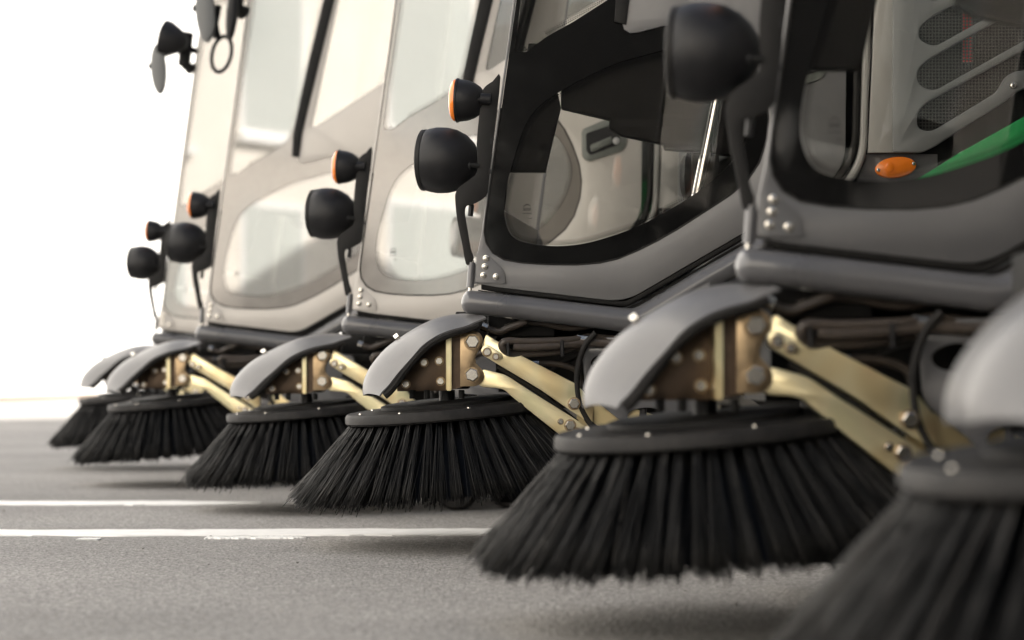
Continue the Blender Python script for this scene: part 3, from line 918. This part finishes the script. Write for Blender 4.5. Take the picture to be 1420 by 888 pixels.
NT = 58
tufts = []
for v in range(8):
    rng = random.Random(100 + v)
    vs, fs = [], []
    lean = rng.uniform(-0.008, 0.008)
    for i in range(70):
        u = rng.uniform(-1, 1)
        stray = rng.random() < 0.03
        bristle(vs, fs, 0.288 + rng.uniform(-0.013, 0.013), u * 0.0085, 0,
                0.180 + rng.gauss(0, 0.012) + (rng.uniform(-0.02, 0.03) if stray else 0),
                0.209 + rng.gauss(0, 0.010) + (rng.uniform(-0.01, 0.02) if stray else 0),
                lean + u * 0.008 + rng.gauss(0, 0.0035) + (rng.uniform(-0.03, 0.03) if stray else 0), rng.uniform(0.001, 0.0014), rng)
    me = bpy.data.meshes.new('bristle_tuft')
    me.from_pydata(vs, [], fs)
    put_tone(me)
    me.materials.append(M['bristle'])
    me.polygons.foreach_set('use_smooth', [True] * len(me.polygons))
    tufts.append(me)
rng = random.Random(5)
for k in range(NT):
    o = bpy.data.objects.new('bristle_tuft', tufts[rng.randrange(8)])
    COL.objects.link(o)
    o.parent = brush
    o.rotation_euler = (0, 0, 2 * math.pi * k / NT + rng.uniform(-0.012, 0.012))
vs, fs = [], []
for ring_r, nt_, reach, drop in ((0.250, 52, 0.165, 0.212), (0.205, 44, 0.15, 0.212), (0.15, 30, 0.13, 0.212)):
    for k in range(nt_):
        an = 2 * math.pi * (k + rng.random() * 0.3) / nt_
        for i in range(46):
            u = rng.uniform(-1, 1)
            bristle(vs, fs, ring_r + rng.uniform(-0.013, 0.013), u * 0.011, an, reach + rng.gauss(0, 0.014), drop + rng.gauss(0, 0.007),
                    u * 0.006 + rng.gauss(0, 0.005), rng.uniform(0.0009, 0.0013), rng)
me = bpy.data.meshes.new('inner_bristles')
me.from_pydata(vs, [], fs)
put_tone(me)
ib = link('inner_bristles', me, 'bristle', brush, smooth=False)
ib['kind'] = 'stuff'

# ------------------------------------------------------------------ the row of six
# ratio = size against the sharp one, x = where the bumper tube starts, dz = height of the machine, shift = brush swing (photo px)
ROW = [
    (1.000, 641, 0.000, 0, 0.0, False, 'sharply focused grey street sweeper whose dark door glass shows a steel steering column'),
    (0.780, 475, -0.021, -48, 0.0, True, 'sheen-lightened street sweeper just behind the sharply focused one, its window catching a cream reflection'),
    (0.630, 272, -0.0095, -40, 0.0, True, 'blurred sheen-lightened street sweeper, second from the far end of the row'),
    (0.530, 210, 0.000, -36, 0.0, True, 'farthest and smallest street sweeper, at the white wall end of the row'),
    (1.515, 1022, -0.0065, 0, 0.0, False, 'large street sweeper before the sharp one, grille and amber marker seen through its glass'),
    (2.480, 1702, -0.004, 0, 0.0, False, 'nearest street sweeper, only its blurred brush and guard reaching into the picture'),
]
M['paint_shade'] = simple('shade-darkened paint', (0.088, 0.088, 0.091), 0.38, var=0.05, scale=5, bump=0.05, bscale=500, coat=0.12, dust=((0.2, 0.19, 0.18), 0.15, 3))  # cab grey darkened to hold the shade on this machine
DARK = {}
def darken(o):
    """shade painted into the door paint of the large machine before the sharp one"""
    if o.type == 'MESH' and o.name.split('.')[0] in ('door', 'hinge_plate', 'front_panel'):
        if o.data.name not in DARK:
            c = o.data.copy()
            c.materials[0] = M['paint_shade']
            DARK[o.data.name] = c
        o.data = DARK[o.data.name]
SHEEN = {}
def add_sheen(o):
    """reflected light painted into the cabs and glass of the three far machines"""
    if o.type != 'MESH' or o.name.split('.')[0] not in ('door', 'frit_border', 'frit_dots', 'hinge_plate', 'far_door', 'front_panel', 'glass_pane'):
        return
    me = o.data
    if me.name not in SHEEN:
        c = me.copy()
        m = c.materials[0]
        c.materials[0] = {'grey paint': M['paint_sheen'], 'door glass': M['glass_sheen']}.get(m.name, M['frit_sheen'])
        SHEEN[me.name] = c
    o.data = SHEEN[me.name]
def kids(o):
    return [c for c in bpy.data.objects if c.parent == o]
TREE = [(c, [(g) for g in kids(c)]) for c in kids(sw)]
def place(root, ratio, x, dz, yaw, label):
    D = D4 / ratio
    root.location = ((x - CX) * D / F, D, dz)
    root.rotation_euler = (0, 0, R(yaw))
    root['label'] = label
    root['category'] = 'street sweeper'
    root['group'] = 'street sweepers parked in a row'
MACHINES = {0: sw}
for i, (ratio, x, dz, shift, yaw, pale, label) in enumerate(ROW):
    if i == 0:
        place(sw, ratio, x, dz, yaw, label)
        continue
    root = sw.copy()
    COL.objects.link(root)
    MACHINES[i] = root
    place(root, ratio, x, dz, yaw, label)
    for c, gs in TREE:
        if i == 5 and c is il:
            continue
        cc = c.copy()
        COL.objects.link(cc)
        cc.parent = root
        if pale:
            add_sheen(cc)
        if i == 4:
            darken(cc)
        if c.name.split('.')[0] in ASSEMBLY:
            cc.location.x += S(shift)
            if c is bgd and pale:      # swung further out, the guard shows its full length
                cc.scale.x = 1.28
                cc.location.x = S(-24.5 if i < 3 else -14)
            if c is brush and i == 4:
                cc.location.x += S(2)
            if c is brush and i in (1, 2):
                cc.location.z -= 0.006
        for g in gs:
            gc = g.copy()
            COL.objects.link(gc)
            gc.parent = cc
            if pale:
                add_sheen(gc)
            if i == 4:
                darken(gc)

def second_mirror(root):
    mm = empty('loop_mirror', root)
    el = ellipse(700, -196, 21, 40, 0.22, 28)
    bmr = bmesh.new()
    tube_bm(bmr, [P(x, y, -0.05) for x, y in el + el[:1]], S(4.5), 8)
    link('mirror_frame', from_bm('mirror_frame', bmr), 'black', mm)
    tube('mirror_arm', [P(690, -232, -0.05), P(684, -262, -0.05), P(690, -300, -0.02)], S(9), 'bracket', mm, 10)
    plate('mirror_head', ellipse(727, -296, 13, 66, 0.1), 'black', mm, d=-0.13, t=0.06, bevel=0.02)
    tube('mirror_arm', [P(720, -330, -0.1), P(760, -340, 0.02)], S(8), 'bracket', mm, 10)
second_mirror(MACHINES[2])

# ------------------------------------------------------------------ the setting
bm = bmesh.new()
vv = [bm.verts.new(p) for p in ((-600, -300, 0), (600, -300, 0), (600, 900, 0), (-600, 900, 0))]
bm.faces.new(vv)
g = link('ground', from_bm('ground', bm), 'asphalt', None, smooth=False)
g['kind'] = 'structure'
def stripe(name, y_mid, y_half, xa, xb, seed):
    """thin pale strip with ragged edges, given by its photo rows"""
    rng = random.Random(seed)
    Dn, Df = HC * F / (y_mid + y_half - HY), HC * F / (y_mid - y_half - HY)
    Dm = (Dn + Df) / 2
    X0, X1 = (xa - CX) * Dm / F, (xb - CX) * Dm / F
    n = 90
    bm = bmesh.new()
    a = b = 0.0
    prev = None
    for i in range(n + 1):
        t = i / n
        am = min(0.012, (Df - Dn) * 0.06)
        a = a * 0.8 + rng.gauss(0, am); b = b * 0.85 + rng.gauss(0, am)
        fade = min(1, (1 - t) * 9 + 0.08)
        x = X0 + (X1 - X0) * t
        m = (Dn + Df) / 2; h = (Df - Dn) / 2 * fade
        c = (bm.verts.new((x, m - h + a * fade, 0.004)), bm.verts.new((x, m + h + b * fade, 0.004)))
        if prev:
            bm.faces.new((prev[0], c[0], c[1], prev[1]))
            lo = [bm.verts.new((v.co.x, v.co.y - 0.004 * sg, 0.0)) for v, sg in ((prev[0], 1), (c[0], 1), (prev[1], -1), (c[1], -1))]
            bm.faces.new((prev[0], lo[0], lo[1], c[0]))
            bm.faces.new((prev[1], c[1], lo[3], lo[2]))
        prev = c
    o = link(name, from_bm(name, bm), 'stripe', None, smooth=False)
    o['kind'] = 'structure'
    return o
stripe('ground_stripe', 739.5, 4.2, -900, 860, 1)
stripe('ground_stripe', 698.5, 2.8, -900, 362, 2)
stripe('ground_stripe', 746.8, 1.1, 285, 425, 4)
stripe('ground_stripe', 748.6, 0.9, 108, 140, 5)

# white clad building along the left, seen overexposed behind the row
wb = empty('white_building')
wb.location = (-11.4, 60, 0)
wb['label'] = 'tall white clad building with a tan plinth behind the row, at the left'
wb['category'] = 'building'
bm = bmesh.new()
box_bm(bm, -0.06, 0.0, 0.01, 2.99, 0.14, 20)
bmesh.ops.bevel(bm, geom=[e for e in bm.edges if abs(e.verts[0].co.z - e.verts[1].co.z) > 1], offset=0.02, segments=1, affect='EDGES')
pm = from_bm('wall_panel', bm)
pm.materials.append(M['wall'])
for k in range(60):
    o = bpy.data.objects.new('wall_panel', pm)
    COL.objects.link(o)
    o.parent = wb
    o.location = (0, -80 + 3 * k, 0)
box('plinth', -0.1, 0.05, -80, 100, 0.0, 0.14, 'plinth', wb)
box('core', -8, -0.1, -80, 100, 0.0, 19.8, 'wall', wb)
# cream building behind the camera, the one mirrored in the far doors
cb = empty('cream_building')
cb.location = (-0.5, -24, 0)
cb.rotation_euler = (0, 0, math.atan2(0.8, -0.6))
cb['label'] = 'sunlit cream building with tall windows, mirrored in the far sweeper doors'
cb['category'] = 'building'
box('facade', -0.3, 15.0, 0, 6, 0, 14, 'render', cb)
for x0, x1 in ((0.4, 2.9), (5.6, 7.3), (9.4, 11.2)):
    for z in (0.9, 4.9, 9.2):
        fr = box('window', x0, x1, -0.06, 0.02, z, z + 2.8, 'frame', cb)
        box('pane', x0 + 0.1, x1 - 0.1, -0.07, -0.06, z + 0.1, z + 2.7, 'pane', fr)
        box('sill', x0 - 0.12, x1 + 0.12, -0.22, 0.0, z - 0.16, z - 0.02, 'frame', fr)
# unseen hall added to throw shade over the machines and near ground
sb = empty('shade_blocker')
sb.location = (8.5, 10, 0)
sb['label'] = 'unseen grey hall added beside the row to shade the machines'
sb['category'] = 'building'
box('blocker_wall', 0, 10, -22, 28.5, 0, 13, 'dim', sb)
box('reflection_blocker', -8.95, 0, -22.3, -22.0, 0, 5.5, 'dark_wall', sb)  # unseen wall added so the nearer door glass mirrors something dark

def grit():
    rng = random.Random(11)
    bm = bmesh.new()
    for i in range(420):
        y = rng.uniform(3.2, 10)
        x = rng.uniform(-0.26, 0.24) * y
        r = abs(rng.gauss(0, 0.0014)) + 0.0009
        m4 = Matrix.Translation((x, y, r * 0.35)) @ Matrix.Rotation(rng.uniform(0, 6.3), 4, 'Z') @ Matrix.Diagonal((r * rng.uniform(0.7, 1.6), r, r * 0.6, 1))
        bmesh.ops.create_icosphere(bm, subdivisions=1, radius=1, matrix=m4)
    return from_bm('grit', bm, recalc=False)
gr = link('grit', grit(), 'grit', None, smooth=False)
gr['kind'] = 'stuff'
